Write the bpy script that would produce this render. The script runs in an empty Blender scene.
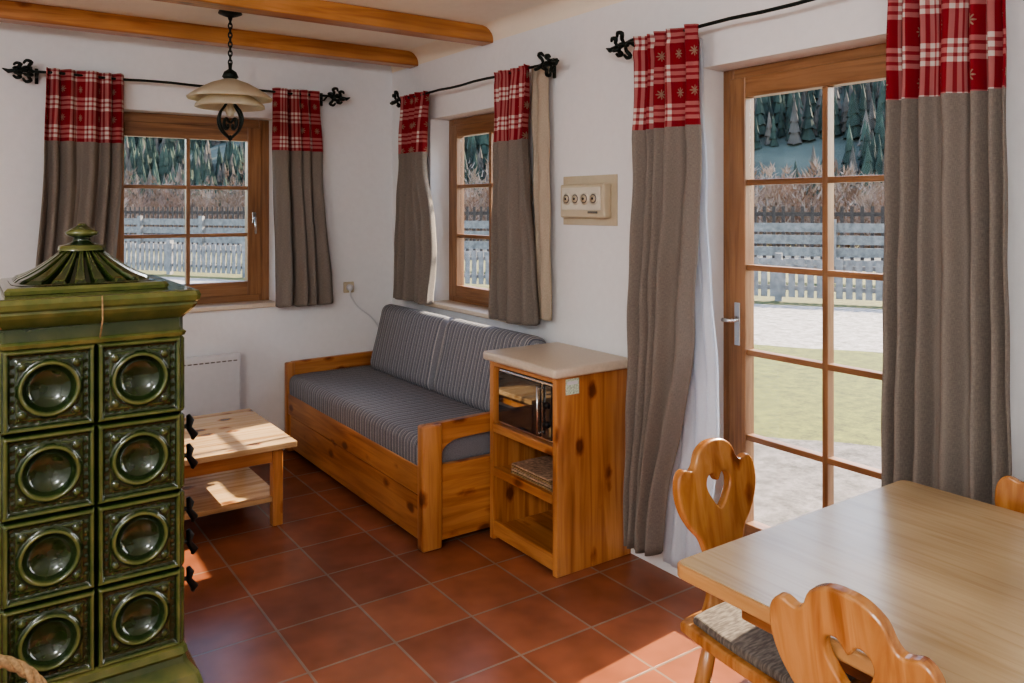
import bpy, bmesh, math, random
from mathutils import Vector, Matrix
random.seed(7)
scene = bpy.context.scene
pi = math.pi

# ------------------------------------------------------------ materials
def newmat(name):
    m = bpy.data.materials.new(name); m.use_nodes = True
    nt = m.node_tree
    b = nt.nodes['Principled BSDF']
    return m, nt, b
def N(nt, typ, **kw):
    n = nt.nodes.new(typ)
    for k, v in kw.items():
        if k in n.inputs.keys(): n.inputs[k].default_value = v
        else: setattr(n, k, v)
    return n
def ramp(nt, stops, interp='LINEAR'):
    r = nt.nodes.new('ShaderNodeValToRGB')
    e = r.color_ramp.elements
    while len(e) < len(stops): e.new(0.5)
    for i, (p, c) in enumerate(stops):
        e[i].position = p; e[i].color = (c[0], c[1], c[2], 1) if len(c) == 3 else c
    r.color_ramp.interpolation = interp
    return r
def mapping(nt, scale=(1,1,1), src='Object', loc=(0,0,0), rot=(0,0,0)):
    tc = nt.nodes.new('ShaderNodeTexCoord'); mp = nt.nodes.new('ShaderNodeMapping')
    mp.inputs['Scale'].default_value = scale
    mp.inputs['Location'].default_value = loc
    mp.inputs['Rotation'].default_value = rot
    nt.links.new(tc.outputs[src], mp.inputs['Vector'])
    return mp
def bump(nt, b, src, strength=0.2, dist=0.01):
    bp = nt.nodes.new('ShaderNodeBump')
    bp.inputs['Strength'].default_value = strength
    bp.inputs['Distance'].default_value = dist
    nt.links.new(src, bp.inputs['Height']); nt.links.new(bp.outputs['Normal'], b.inputs['Normal'])
def mixc(nt, blend, fac, a, b_):
    m = nt.nodes.new('ShaderNodeMix'); m.data_type = 'RGBA'; m.blend_type = blend
    def put(sock, v):
        if hasattr(v, 'default_value') or hasattr(v, 'is_linked'): nt.links.new(v, sock)
        elif isinstance(v, (int, float)): sock.default_value = v
        else: sock.default_value = (v[0], v[1], v[2], 1)
    put(m.inputs[0], fac); put(m.inputs[6], a); put(m.inputs[7], b_)
    return m.outputs[2]

def plain(name, col, rough=0.5, metal=0.0, noise=0.06, nscale=30, coat=0.0, bmp=0.0):
    m, nt, b = newmat(name)
    mp = mapping(nt)
    n = N(nt, 'ShaderNodeTexNoise', Scale=nscale, Detail=4.0)
    nt.links.new(mp.outputs[0], n.inputs['Vector'])
    r = ramp(nt, [(0.3, [c*(1-noise) for c in col]), (0.7, [min(1, c*(1+noise)) for c in col])])
    nt.links.new(n.outputs[0], r.inputs[0]); nt.links.new(r.outputs[0], b.inputs['Base Color'])
    b.inputs['Roughness'].default_value = rough; b.inputs['Metallic'].default_value = metal
    b.inputs['Coat Weight'].default_value = coat
    if bmp: bump(nt, b, n.outputs[0], bmp, 0.005)
    return m

def wood(name, c1, c2, c3, axis='X', rough=0.35, knots=True, across=26, coat=0.2):
    m, nt, b = newmat(name)
    s = [across]*3; s['XYZ'.index(axis)] = across*0.06
    mp = mapping(nt, s)
    n = N(nt, 'ShaderNodeTexNoise', Scale=1.0, Detail=5.0, Distortion=0.9)
    nt.links.new(mp.outputs[0], n.inputs['Vector'])
    r = ramp(nt, [(0.30, c3), (0.47, c2), (0.62, c1), (0.8, c2)])
    nt.links.new(n.outputs[0], r.inputs[0])
    col = r.outputs[0]
    mp2 = mapping(nt, (2.2, 2.2, 2.2))
    n2 = N(nt, 'ShaderNodeTexNoise', Scale=1.3, Detail=1.0)
    nt.links.new(mp2.outputs[0], n2.inputs['Vector'])
    r2 = ramp(nt, [(0.3, (0.75, 0.70, 0.64)), (0.7, (1.08, 1.05, 1.0))])
    nt.links.new(n2.outputs[0], r2.inputs[0])
    col = mixc(nt, 'MULTIPLY', 1.0, col, r2.outputs[0])
    if knots:
        ks = [8.5]*3; ks['XYZ'.index(axis)] = 5.0
        mp3 = mapping(nt, ks, loc=(0.3, 0.7, 0.15))
        wv = N(nt, 'ShaderNodeTexNoise', Scale=7.0, Detail=1.0); nt.links.new(mp3.outputs[0], wv.inputs['Vector'])
        v = N(nt, 'ShaderNodeTexVoronoi', Scale=1.0)
        nt.links.new(mp3.outputs[0], v.inputs['Vector'])
        sm = N(nt, 'ShaderNodeMath', operation='MULTIPLY_ADD'); sm.inputs[1].default_value = 0.12
        nt.links.new(wv.outputs[0], sm.inputs[0]); nt.links.new(v.outputs['Distance'], sm.inputs[2])
        r3 = ramp(nt, [(0.0, (0.14, 0.05, 0.02)), (0.18, (0.24, 0.10, 0.045)), (0.225, (0.6, 0.38, 0.24)), (0.30, (1, 1, 1))])
        nt.links.new(sm.outputs[0], r3.inputs[0])
        col = mixc(nt, 'MULTIPLY', 0.85, col, r3.outputs[0])
    nt.links.new(col, b.inputs['Base Color'])
    b.inputs['Roughness'].default_value = rough
    b.inputs['Coat Weight'].default_value = coat; b.inputs['Coat Roughness'].default_value = 0.2
    bump(nt, b, n.outputs[0], 0.08, 0.003)
    return m

PC = ((0.61, 0.29, 0.108), (0.49, 0.205, 0.066), (0.33, 0.115, 0.033))
pine = {a: wood('pine_'+a, *PC, axis=a) for a in 'XYZ'}
FC = ((0.35, 0.185, 0.09), (0.28, 0.142, 0.066), (0.195, 0.092, 0.04))
framew = {a: wood('frame_wood_'+a, *FC, axis=a, knots=False, across=40) for a in 'XYZ'}
beamw = wood('beam_wood', (0.55, 0.26, 0.09), (0.44, 0.18, 0.055), (0.28, 0.10, 0.03), axis='X')
chairw = wood('chair_wood', (0.55, 0.27, 0.095), (0.44, 0.19, 0.058), (0.30, 0.11, 0.028), axis='Z', rough=0.25, coat=0.4)
worn = wood('worn_pine', (0.74, 0.54, 0.34), (0.64, 0.43, 0.23), (0.46, 0.27, 0.13), axis='X', rough=0.22)
apronw = wood('apron_wood', (0.36, 0.15, 0.05), (0.28, 0.11, 0.035), (0.18, 0.07, 0.02), axis='Y')
tabletop = wood('laminate_maple', (0.56, 0.43, 0.26), (0.52, 0.39, 0.23), (0.46, 0.33, 0.185), axis='Y', rough=0.26, knots=False, across=45, coat=0.15)
tableedge = wood('table_edge', (0.58, 0.32, 0.13), (0.50, 0.26, 0.10), (0.42, 0.20, 0.07), axis='Y', knots=False)
cabtop = plain('cabinet_top_laminate', (0.64, 0.53, 0.41), 0.35, noise=0.05, nscale=80)
iron = plain('wrought_iron', (0.012, 0.02, 0.016), 0.45, 0.5, noise=0.3)
black = plain('black_iron', (0.012, 0.012, 0.012), 0.4, 0.4)
chrome = plain('chrome', (0.7, 0.7, 0.68), 0.2, 1.0)
white = plain('white_enamel', (0.72, 0.73, 0.74), 0.4, noise=0.02)
ivory = plain('ivory_plastic', (0.55, 0.47, 0.33), 0.4, noise=0.03)
ivoryl = plain('light_ivory_plastic', (0.66, 0.61, 0.50), 0.4, noise=0.03)
darkglass = plain('dark_glass', (0.015, 0.016, 0.018), 0.04, 0.0, coat=1.0)
paper = plain('sticker_paper', (0.55, 0.65, 0.5), 0.6, noise=0.4, nscale=150)
paper2 = plain('magazine_paper', (0.45, 0.3, 0.2), 0.6, noise=0.5, nscale=60)
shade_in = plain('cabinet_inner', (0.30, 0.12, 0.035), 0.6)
greyp = plain('grey_plastic', (0.12, 0.11, 0.10), 0.5)

def plaster(name, col, b_str=0.25, sc=25):
    m, nt, b = newmat(name)
    mp = mapping(nt)
    n = N(nt, 'ShaderNodeTexNoise', Scale=float(sc), Detail=6.0, Roughness=0.6)
    nt.links.new(mp.outputs[0], n.inputs['Vector'])
    r = ramp(nt, [(0.3, [c*0.965 for c in col]), (0.7, col)])
    nt.links.new(n.outputs[0], r.inputs[0]); nt.links.new(r.outputs[0], b.inputs['Base Color'])
    b.inputs['Roughness'].default_value = 0.85
    bump(nt, b, n.outputs[0], b_str, 0.006)
    return m
wallm = plaster('wall_plaster', (0.82, 0.82, 0.82))
ceilm = plaster('ceiling_plaster', (0.88, 0.83, 0.72), 0.6, 9)
covem = plaster('cove_plaster', (0.88, 0.80, 0.66), 0.1, 12)

def floor_mat():
    m, nt, b = newmat('terracotta_tiles')
    mp = mapping(nt, loc=(FLX, FLY, 0))
    br = nt.nodes.new('ShaderNodeTexBrick')
    br.offset = 0.0; br.squash = 1.0
    br.inputs['Scale'].default_value = 1.0
    br.inputs['Brick Width'].default_value = TS; br.inputs['Row Height'].default_value = TS
    br.inputs['Mortar Size'].default_value = 0.005; br.inputs['Mortar Smooth'].default_value = 0.2
    br.inputs['Color1'].default_value = (0.335, 0.122, 0.064, 1)
    br.inputs['Color2'].default_value = (0.25, 0.086, 0.045, 1)
    br.inputs['Mortar'].default_value = (0.27, 0.18, 0.13, 1)
    nt.links.new(mp.outputs[0], br.inputs['Vector'])
    n = N(nt, 'ShaderNodeTexNoise', Scale=6.0, Detail=2.0, Roughness=0.5)
    nt.links.new(mp.outputs[0], n.inputs['Vector'])
    r = ramp(nt, [(0.3, (0.80, 0.78, 0.76)), (0.7, (1.12, 1.10, 1.08))])
    nt.links.new(n.outputs[0], r.inputs[0])
    c = mixc(nt, 'MULTIPLY', 1.0, br.outputs[0], r.outputs[0])
    nt.links.new(c, b.inputs['Base Color'])
    b.inputs['Roughness'].default_value = 0.27
    inv = N(nt, 'ShaderNodeMath', operation='SUBTRACT'); inv.inputs[0].default_value = 1.0
    nt.links.new(br.outputs['Fac'], inv.inputs[1])
    bump(nt, b, inv.outputs[0], 0.5, 0.002)
    return m
TS = 0.31; FLX = 0.0; FLY = 0.0
floorm = floor_mat()

def glaze():
    m, nt, b = newmat('green_glaze')
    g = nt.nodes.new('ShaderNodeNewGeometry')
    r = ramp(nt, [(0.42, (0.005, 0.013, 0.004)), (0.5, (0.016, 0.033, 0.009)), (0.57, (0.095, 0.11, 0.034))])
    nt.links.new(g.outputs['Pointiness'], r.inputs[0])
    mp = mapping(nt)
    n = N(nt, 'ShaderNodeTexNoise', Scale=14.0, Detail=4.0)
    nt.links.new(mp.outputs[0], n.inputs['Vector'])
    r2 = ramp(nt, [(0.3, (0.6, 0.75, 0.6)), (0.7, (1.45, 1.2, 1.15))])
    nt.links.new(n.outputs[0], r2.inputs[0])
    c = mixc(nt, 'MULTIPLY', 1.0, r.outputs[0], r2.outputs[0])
    nt.links.new(c, b.inputs['Base Color'])
    b.inputs['Roughness'].default_value = 0.16; b.inputs['Coat Weight'].default_value = 0.4
    b.inputs['Coat Roughness'].default_value = 0.06
    return m
glz = glaze()

def fabric_trans(m, nt, b, col, f=0.22):
    tr = nt.nodes.new('ShaderNodeBsdfTranslucent'); nt.links.new(col, tr.inputs['Color'])
    mx = nt.nodes.new('ShaderNodeMixShader'); mx.inputs[0].default_value = f
    nt.links.new(b.outputs[0], mx.inputs[1]); nt.links.new(tr.outputs[0], mx.inputs[2])
    nt.links.new(mx.outputs[0], nt.nodes['Material Output'].inputs[0])
    return m
def plaid():
    m, nt, b = newmat('red_check_fabric')
    tc = nt.nodes.new('ShaderNodeTexCoord')
    sep = nt.nodes.new('ShaderNodeSeparateXYZ'); nt.links.new(tc.outputs['UV'], sep.inputs[0])
    def fr(sock, period):
        a = N(nt, 'ShaderNodeMath', operation='DIVIDE'); a.inputs[1].default_value = period
        nt.links.new(sock, a.inputs[0])
        f = N(nt, 'ShaderNodeMath', operation='FRACT'); nt.links.new(a.outputs[0], f.inputs[0]); return f.outputs[0]
    fx = fr(sep.outputs[0], 0.15); fy = fr(sep.outputs[1], 0.15)
    def stripes(f):
        r = ramp(nt, [(0.0, (0,0,0)), (0.45, (1,1,1)), (0.55, (0.1,)*3), (0.62, (1,)*3), (0.72, (0.1,)*3), (0.79, (1,1,1)), (0.89, (0,0,0))], 'CONSTANT')
        nt.links.new(f, r.inputs[0]); return r.outputs[0]
    avg = mixc(nt, 'MIX', 0.5, stripes(fx), stripes(fy))
    r = ramp(nt, [(0.0, (0.27, 0.009, 0.018)), (0.45, (0.42, 0.09, 0.09)), (0.9, (0.72, 0.63, 0.57))])
    nt.links.new(avg, r.inputs[0])
    cb = nt.nodes.new('ShaderNodeCombineXYZ'); nt.links.new(fx, cb.inputs[0]); nt.links.new(fy, cb.inputs[1])
    sb = N(nt, 'ShaderNodeVectorMath', operation='SUBTRACT'); sb.inputs[1].default_value = (0.17, 0.17, 0)
    nt.links.new(cb.outputs[0], sb.inputs[0])
    gr = nt.nodes.new('ShaderNodeTexGradient'); gr.gradient_type = 'RADIAL'; nt.links.new(sb.outputs[0], gr.inputs[0])
    ang = N(nt, 'ShaderNodeMath', operation='MULTIPLY'); ang.inputs[1].default_value = 2*pi*8
    nt.links.new(gr.outputs[1], ang.inputs[0])
    cs = N(nt, 'ShaderNodeMath', operation='COSINE'); nt.links.new(ang.outputs[0], cs.inputs[0])
    ln = N(nt, 'ShaderNodeVectorMath', operation='LENGTH'); nt.links.new(sb.outputs[0], ln.inputs[0])
    lim = N(nt, 'ShaderNodeMath', operation='MULTIPLY_ADD'); lim.inputs[1].default_value = 0.045; lim.inputs[2].default_value = 0.09
    nt.links.new(cs.outputs[0], lim.inputs[0])
    lt = N(nt, 'ShaderNodeMath', operation='LESS_THAN'); nt.links.new(ln.outputs['Value'], lt.inputs[0]); nt.links.new(lim.outputs[0], lt.inputs[1])
    c = mixc(nt, 'MIX', lt.outputs[0], r.outputs[0], (0.30, 0.20, 0.14))
    nt.links.new(c, b.inputs['Base Color'])
    b.inputs['Roughness'].default_value = 0.9
    return fabric_trans(m, nt, b, c)
def linen(name, col, f=0.15, k=0.16):
    m, nt, b = newmat(name)
    mp = mapping(nt, (700, 90, 90), 'UV')
    n = N(nt, 'ShaderNodeTexNoise', Scale=1.0, Detail=3.0)
    nt.links.new(mp.outputs[0], n.inputs['Vector'])
    mp2 = mapping(nt, (90, 700, 90), 'UV')
    n2 = N(nt, 'ShaderNodeTexNoise', Scale=1.0, Detail=3.0)
    nt.links.new(mp2.outputs[0], n2.inputs['Vector'])
    av = mixc(nt, 'MIX', 0.5, n.outputs[0], n2.outputs[0])
    r = ramp(nt, [(0.36, [c*(1-k) for c in col]), (0.64, [min(1, c*(1+k)) for c in col])])
    nt.links.new(av, r.inputs[0]); nt.links.new(r.outputs[0], b.inputs['Base Color'])
    b.inputs['Roughness'].default_value = 0.95
    return fabric_trans(m, nt, b, r.outputs[0], f)
plaidm = plaid()
linenm = linen('taupe_linen', (0.235, 0.20, 0.17), 0.15, 0.22)
liningm = linen('cream_lining', (0.5, 0.42, 0.32))
sheerm = linen('white_sheer', (0.84, 0.87, 0.92), 0.5, 0.03)

def striped(name, axis):
    m, nt, b = newmat(name)
    tc = nt.nodes.new('ShaderNodeTexCoord')
    sep = nt.nodes.new('ShaderNodeSeparateXYZ'); nt.links.new(tc.outputs['Object'], sep.inputs[0])
    d = N(nt, 'ShaderNodeMath', operation='DIVIDE'); d.inputs[1].default_value = 0.06
    nt.links.new(sep.outputs['XYZ'.index(axis)], d.inputs[0])
    f = N(nt, 'ShaderNodeMath', operation='FRACT'); nt.links.new(d.outputs[0], f.inputs[0])
    r = ramp(nt, [(0.0, (0.19, 0.192, 0.215)), (0.28, (0.42, 0.395, 0.375)), (0.36, (0.21, 0.212, 0.235)), (0.5, (0.095, 0.10, 0.125)),
                  (0.62, (0.33, 0.31, 0.30)), (0.68, (0.115, 0.12, 0.145)), (0.78, (0.39, 0.365, 0.35)), (0.86, (0.19, 0.192, 0.215))], 'CONSTANT')
    nt.links.new(f.outputs[0], r.inputs[0])
    mp = mapping(nt, (1, 1, 1)); n = N(nt, 'ShaderNodeTexNoise', Scale=260.0, Detail=2.0)
    nt.links.new(mp.outputs[0], n.inputs['Vector'])
    r2 = ramp(nt, [(0.3, (0.8,)*3), (0.7, (1.3,)*3)]); nt.links.new(n.outputs[0], r2.inputs[0])
    c = mixc(nt, 'MULTIPLY', 1.0, r.outputs[0], r2.outputs[0])
    nt.links.new(c, b.inputs['Base Color']); b.inputs['Roughness'].default_value = 0.95
    bump(nt, b, n.outputs[0], 0.3, 0.002)
    return m
sofam = striped('striped_upholstery', 'Y')
def woven():
    m, nt, b = newmat('woven_seat_fabric')
    mp = mapping(nt, (40, 170, 40)); n = N(nt, 'ShaderNodeTexNoise', Scale=1.0, Detail=2.0)
    nt.links.new(mp.outputs[0], n.inputs['Vector'])
    r = ramp(nt, [(0.35, (0.085, 0.068, 0.055)), (0.5, (0.13, 0.105, 0.085)), (0.65, (0.19, 0.16, 0.13))])
    nt.links.new(n.outputs[0], r.inputs[0]); nt.links.new(r.outputs[0], b.inputs['Base Color'])
    b.inputs['Roughness'].default_value = 0.95; bump(nt, b, n.outputs[0], 0.4, 0.003)
    return m
wovenm = woven()
ropem = plain('jute_rope', (0.30, 0.19, 0.09), 0.9, noise=0.4, nscale=120)
wickerm = plain('wicker', (0.22, 0.12, 0.05), 0.8, noise=0.4, nscale=60)

def pane():
    m, nt, b = newmat('window_glass')
    nt.nodes.remove(b)
    t = nt.nodes.new('ShaderNodeBsdfTransparent'); g = nt.nodes.new('ShaderNodeBsdfGlossy')
    t.inputs[0].default_value = (0.97, 0.98, 0.98, 1); g.inputs['Roughness'].default_value = 0.02
    mx = nt.nodes.new('ShaderNodeMixShader')
    lw = nt.nodes.new('ShaderNodeLayerWeight'); lw.inputs[0].default_value = 0.5
    pw = N(nt, 'ShaderNodeMath', operation='POWER'); pw.inputs[1].default_value = 4.0
    nt.links.new(lw.outputs['Facing'], pw.inputs[0])
    ma = N(nt, 'ShaderNodeMath', operation='MULTIPLY_ADD'); ma.inputs[1].default_value = 0.4; ma.inputs[2].default_value = 0.01
    nt.links.new(pw.outputs[0], ma.inputs[0])
    nt.links.new(ma.outputs[0], mx.inputs[0]); nt.links.new(t.outputs[0], mx.inputs[1]); nt.links.new(g.outputs[0], mx.inputs[2])
    nt.links.new(mx.outputs[0], nt.nodes['Material Output'].inputs[0])
    return m
panem = pane()
def shadeglass():
    m, nt, b = newmat('cream_glass_shade')
    b.inputs['Roughness'].default_value = 0.25
    mp = mapping(nt); n = N(nt, 'ShaderNodeTexNoise', Scale=8.0); nt.links.new(mp.outputs[0], n.inputs['Vector'])
    r = ramp(nt, [(0.3, (0.76, 0.69, 0.53)), (0.7, (0.86, 0.81, 0.67))]); nt.links.new(n.outputs[0], r.inputs[0])
    nt.links.new(r.outputs[0], b.inputs['Base Color'])
    return fabric_trans(m, nt, b, r.outputs[0], 0.5)
shadem = shadeglass()

# ------------------------------------------------------------ builder
class B:
    def __init__(self, name):
        self.name = name; self.bm = bmesh.new(); self.mats = []
        self.uv = self.bm.loops.layers.uv.new('UVMap'); self.xf = None
    def mi(self, mat):
        if mat not in self.mats: self.mats.append(mat)
        return self.mats.index(mat)
    def add(self, tb, mat, smooth=False):
        i = self.mi(mat)
        for f in tb.faces: f.material_index = i; f.smooth = smooth
        if self.xf: tb.transform(self.xf)
        me = bpy.data.meshes.new('tmp'); tb.to_mesh(me); tb.free()
        self.bm.from_mesh(me); bpy.data.meshes.remove(me)
    def box(self, x0, x1, y0, y1, z0, z1, mat, bev=0.003, seg=2, rot=None):
        tb = bmesh.new(); bmesh.ops.create_cube(tb, size=1)
        sx, sy, sz = abs(x1-x0), abs(y1-y0), abs(z1-z0)
        for v in tb.verts: v.co = Vector((v.co.x*sx, v.co.y*sy, v.co.z*sz))
        bev = min(bev, 0.45*min(sx, sy, sz))
        if bev > 0: bmesh.ops.bevel(tb, geom=tb.edges[:], offset=bev, segments=seg, affect='EDGES', profile=0.5)
        if rot: tb.transform(rot)
        tb.transform(Matrix.Translation(((x0+x1)/2, (y0+y1)/2, (z0+z1)/2)))
        self.add(tb, mat, seg > 2)
    def tube(self, pts, r, mat, seg=8, closed=False):
        pts = [Vector(p) for p in pts]; n = len(pts)
        tb = bmesh.new(); rings = []; up = None
        for i, p in enumerate(pts):
            if closed: d = pts[(i+1) % n]-pts[i-1]
            else: d = pts[min(i+1, n-1)]-pts[max(i-1, 0)]
            d.normalize()
            if up is None:
                up = Vector((0, 0, 1)) if abs(d.z) < 0.9 else Vector((1, 0, 0))
            a = d.cross(up)
            if a.length < 1e-5: a = d.cross(Vector((0.3, 1, 0.2)))
            a.normalize(); b = a.cross(d).normalized(); up = b
            rr = r[i] if isinstance(r, (list, tuple)) else r
            rings.append([tb.verts.new(p+a*rr*math.cos(2*pi*k/seg)+b*rr*math.sin(2*pi*k/seg)) for k in range(seg)])
        for i in range(n if closed else n-1):
            A = rings[i]; C = rings[(i+1) % n]
            for k in range(seg): tb.faces.new((A[k], A[(k+1) % seg], C[(k+1) % seg], C[k]))
        if not closed:
            tb.faces.new(rings[0][::-1]); tb.faces.new(rings[-1])
        bmesh.ops.recalc_face_normals(tb, faces=tb.faces[:])
        self.add(tb, mat, True)
    def lathe(self, prof, c, mat, seg=24, mod=None, cap=False):
        tb = bmesh.new(); rings = []
        for (r, z) in prof:
            ring = []
            for k in range(seg):
                a = 2*pi*k/seg; rr, zz = (r, z) if mod is None else mod(a, r, z)
                ring.append(tb.verts.new((c[0]+rr*math.cos(a), c[1]+rr*math.sin(a), c[2]+zz)))
            rings.append(ring)
        for i in range(len(rings)-1):
            for k in range(seg):
                tb.faces.new((rings[i][k], rings[i][(k+1) % seg], rings[i+1][(k+1) % seg], rings[i+1][k]))
        if cap: tb.faces.new(rings[0][::-1]); tb.faces.new(rings[-1])
        bmesh.ops.recalc_face_normals(tb, faces=tb.faces[:])
        self.add(tb, mat, True)
    def rectlathe(self, x0, x1, y0, y1, prof, mat, cap=True, smooth=False):
        tb = bmesh.new(); rings = []
        for (o, z) in prof:
            ch = 0.012; a0, a1, b0, b1 = x0-o, x1+o, y0-o, y1+o
            P = [(a0+ch, b0), (a1-ch, b0), (a1, b0+ch), (a1, b1-ch), (a1-ch, b1), (a0+ch, b1), (a0, b1-ch), (a0, b0+ch)]
            rings.append([tb.verts.new((p[0], p[1], z)) for p in P])
        for i in range(len(rings)-1):
            for k in range(8): tb.faces.new((rings[i][k], rings[i][(k+1) % 8], rings[i+1][(k+1) % 8], rings[i+1][k]))
        if cap: tb.faces.new(rings[0][::-1]); tb.faces.new(rings[-1])
        bmesh.ops.recalc_face_normals(tb, faces=tb.faces[:])
        self.add(tb, mat, smooth)
    def grid(self, fn, nu, nv, mat, uvf=None, smooth=True, matf=None):
        vs = [[self.bm.verts.new(fn(i/nu, j/nv)) for j in range(nv+1)] for i in range(nu+1)]
        mi = self.mi(mat)
        for i in range(nu):
            for j in range(nv):
                f = self.bm.faces.new((vs[i][j], vs[i+1][j], vs[i+1][j+1], vs[i][j+1]))
                f.smooth = smooth; f.material_index = mi if matf is None else self.mi(matf(j/nv))
                if uvf:
                    for l, (a, b) in zip(f.loops, ((i, j), (i+1, j), (i+1, j+1), (i, j+1))):
                        l[self.uv].uv = uvf(a/nu, b/nv)
    def plate(self, loops, thick, mat, M, bev=0.004):
        cu = bpy.data.curves.new('c', 'CURVE'); cu.dimensions = '2D'; cu.fill_mode = 'BOTH'
        cu.extrude = thick/2-bev; cu.bevel_depth = bev; cu.bevel_resolution = 2; cu.offset = -bev
        for lp in loops:
            s = cu.splines.new('POLY'); s.points.add(len(lp)-1); s.use_cyclic_u = True
            for i, p in enumerate(lp): s.points[i].co = (p[0], p[1], 0, 1)
        ob = bpy.data.objects.new('c', cu); scene.collection.objects.link(ob)
        dg = bpy.context.evaluated_depsgraph_get(); dg.update()
        me = bpy.data.meshes.new_from_object(ob.evaluated_get(dg))
        tb = bmesh.new(); tb.from_mesh(me); bmesh.ops.remove_doubles(tb, verts=tb.verts[:], dist=1e-5)
        tb.transform(M)
        bpy.data.objects.remove(ob); bpy.data.curves.remove(cu); bpy.data.meshes.remove(me)
        self.add(tb, mat, False)
    def done(self, origin=None):
        me = bpy.data.meshes.new(self.name); self.bm.normal_update()
        if origin is None:
            xs = [v.co for v in self.bm.verts]
            origin = Vector(((min(v.x for v in xs)+max(v.x for v in xs))/2, (min(v.y for v in xs)+max(v.y for v in xs))/2, min(v.z for v in xs)))
        else: origin = Vector(origin)
        self.bm.transform(Matrix.Translation(-origin))
        self.bm.to_mesh(me); self.bm.free()
        for m in self.mats: me.materials.append(m)
        ob = bpy.data.objects.new(self.name, me); ob.location = origin
        scene.collection.objects.link(ob); return ob

def smoothloop(pts, n=5, closed=True):
    out = []; L = len(pts)
    rng = range(L) if closed else range(L-1)
    for i in rng:
        if closed: p0, p1, p2, p3 = pts[i-1], pts[i], pts[(i+1) % L], pts[(i+2) % L]
        else: p0, p1, p2, p3 = pts[max(i-1, 0)], pts[i], pts[i+1], pts[min(i+2, L-1)]
        for k in range(n):
            t = k/n
            out.append(tuple(0.5*((2*b)+(-a+c)*t+(2*a-5*b+4*c-d)*t*t+(-a+3*b-3*c+d)*t**3) for a, b, c, d in zip(p0, p1, p2, p3)))
    if not closed: out.append(tuple(pts[-1]))
    return out
def rrect(x0, x1, y0, y1, r, n=5):
    o = []
    for cx, cy, a0 in ((x1-r, y1-r, 0), (x0+r, y1-r, 90), (x0+r, y0+r, 180), (x1-r, y0+r, 270)):
        for k in range(n+1):
            a = math.radians(a0+90*k/n); o.append((cx+r*math.cos(a), cy+r*math.sin(a)))
    return o

# ------------------------------------------------------------ room shell
XW, YW, ZC = 2.40, 4.85, 2.49
XL, YF = -2.0, -1.6
TH = 0.21
O0 = (0, 0, 0)
b = B('floor'); b.box(XL-TH, XW+TH, YF-TH, YW+TH, -0.12, 0, floorm, 0); b.done(O0)
b = B('ceiling'); b.box(XL-TH, XW+TH, YF-TH, YW+TH, ZC, ZC+0.2, ceilm, 0); b.done(O0)
W1 = (0.64, 1.61, 0.92, 2.05); W2 = (3.37, 4.32, 0.92, 2.05); D = (1.22, 2.14, 0.0, 2.05)
b = B('wall_back')
b.box(XL-TH, W1[0], YW, YW+TH, 0, ZC, wallm, 0); b.box(W1[1], XW+TH, YW, YW+TH, 0, ZC, wallm, 0)
b.box(W1[0], W1[1], YW, YW+TH, 0, W1[2], wallm, 0); b.box(W1[0], W1[1], YW, YW+TH, W1[3], ZC, wallm, 0)
b.done(O0)
b = B('wall_right')
b.box(XW, XW+TH, W2[1], YW, 0, ZC, wallm, 0)
b.box(XW, XW+TH, W2[0], W2[1], 0, W2[2], wallm, 0); b.box(XW, XW+TH, W2[0], W2[1], W2[3], ZC, wallm, 0)
b.box(XW, XW+TH, D[1], W2[0], 0, ZC, wallm, 0)
b.box(XW, XW+TH, D[0], D[1], D[3], ZC, wallm, 0)
b.box(XW, XW+TH, YF-TH, D[0], 0, ZC, wallm, 0)
b.done(O0)
b = B('wall_left'); b.box(XL-TH, XL, YF-TH, YW, 0, ZC, wallm, 0); b.done(O0)
b = B('wall_front'); b.box(XL, XW, YF-TH, YF, 0, ZC, wallm, 0); b.done(O0)
def cove(name, axis):
    b = B(name)
    n = 8; R = 0.08
    def fn(u, v):
        a = v*pi/2
        o = R*(1-math.sin(a)); h = R*(1-math.cos(a))
        if axis == 'Y': return (XW-0.001-o, YF+u*(YW-YF), ZC-0.001-h)
        return (XL+u*(XW-XL), YW-0.001-o, ZC-0.001-h)
    b.grid(fn, 2, n, covem); b.done(O0)
cove('trim_1', 'Y')
for i, yb in enumerate((4.53, 3.67)):
    b = B('ceiling_beam'); b.box(XL, XW, yb-0.055, yb+0.055, 2.40, ZC, beamw, 0.006); b.done()

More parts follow.
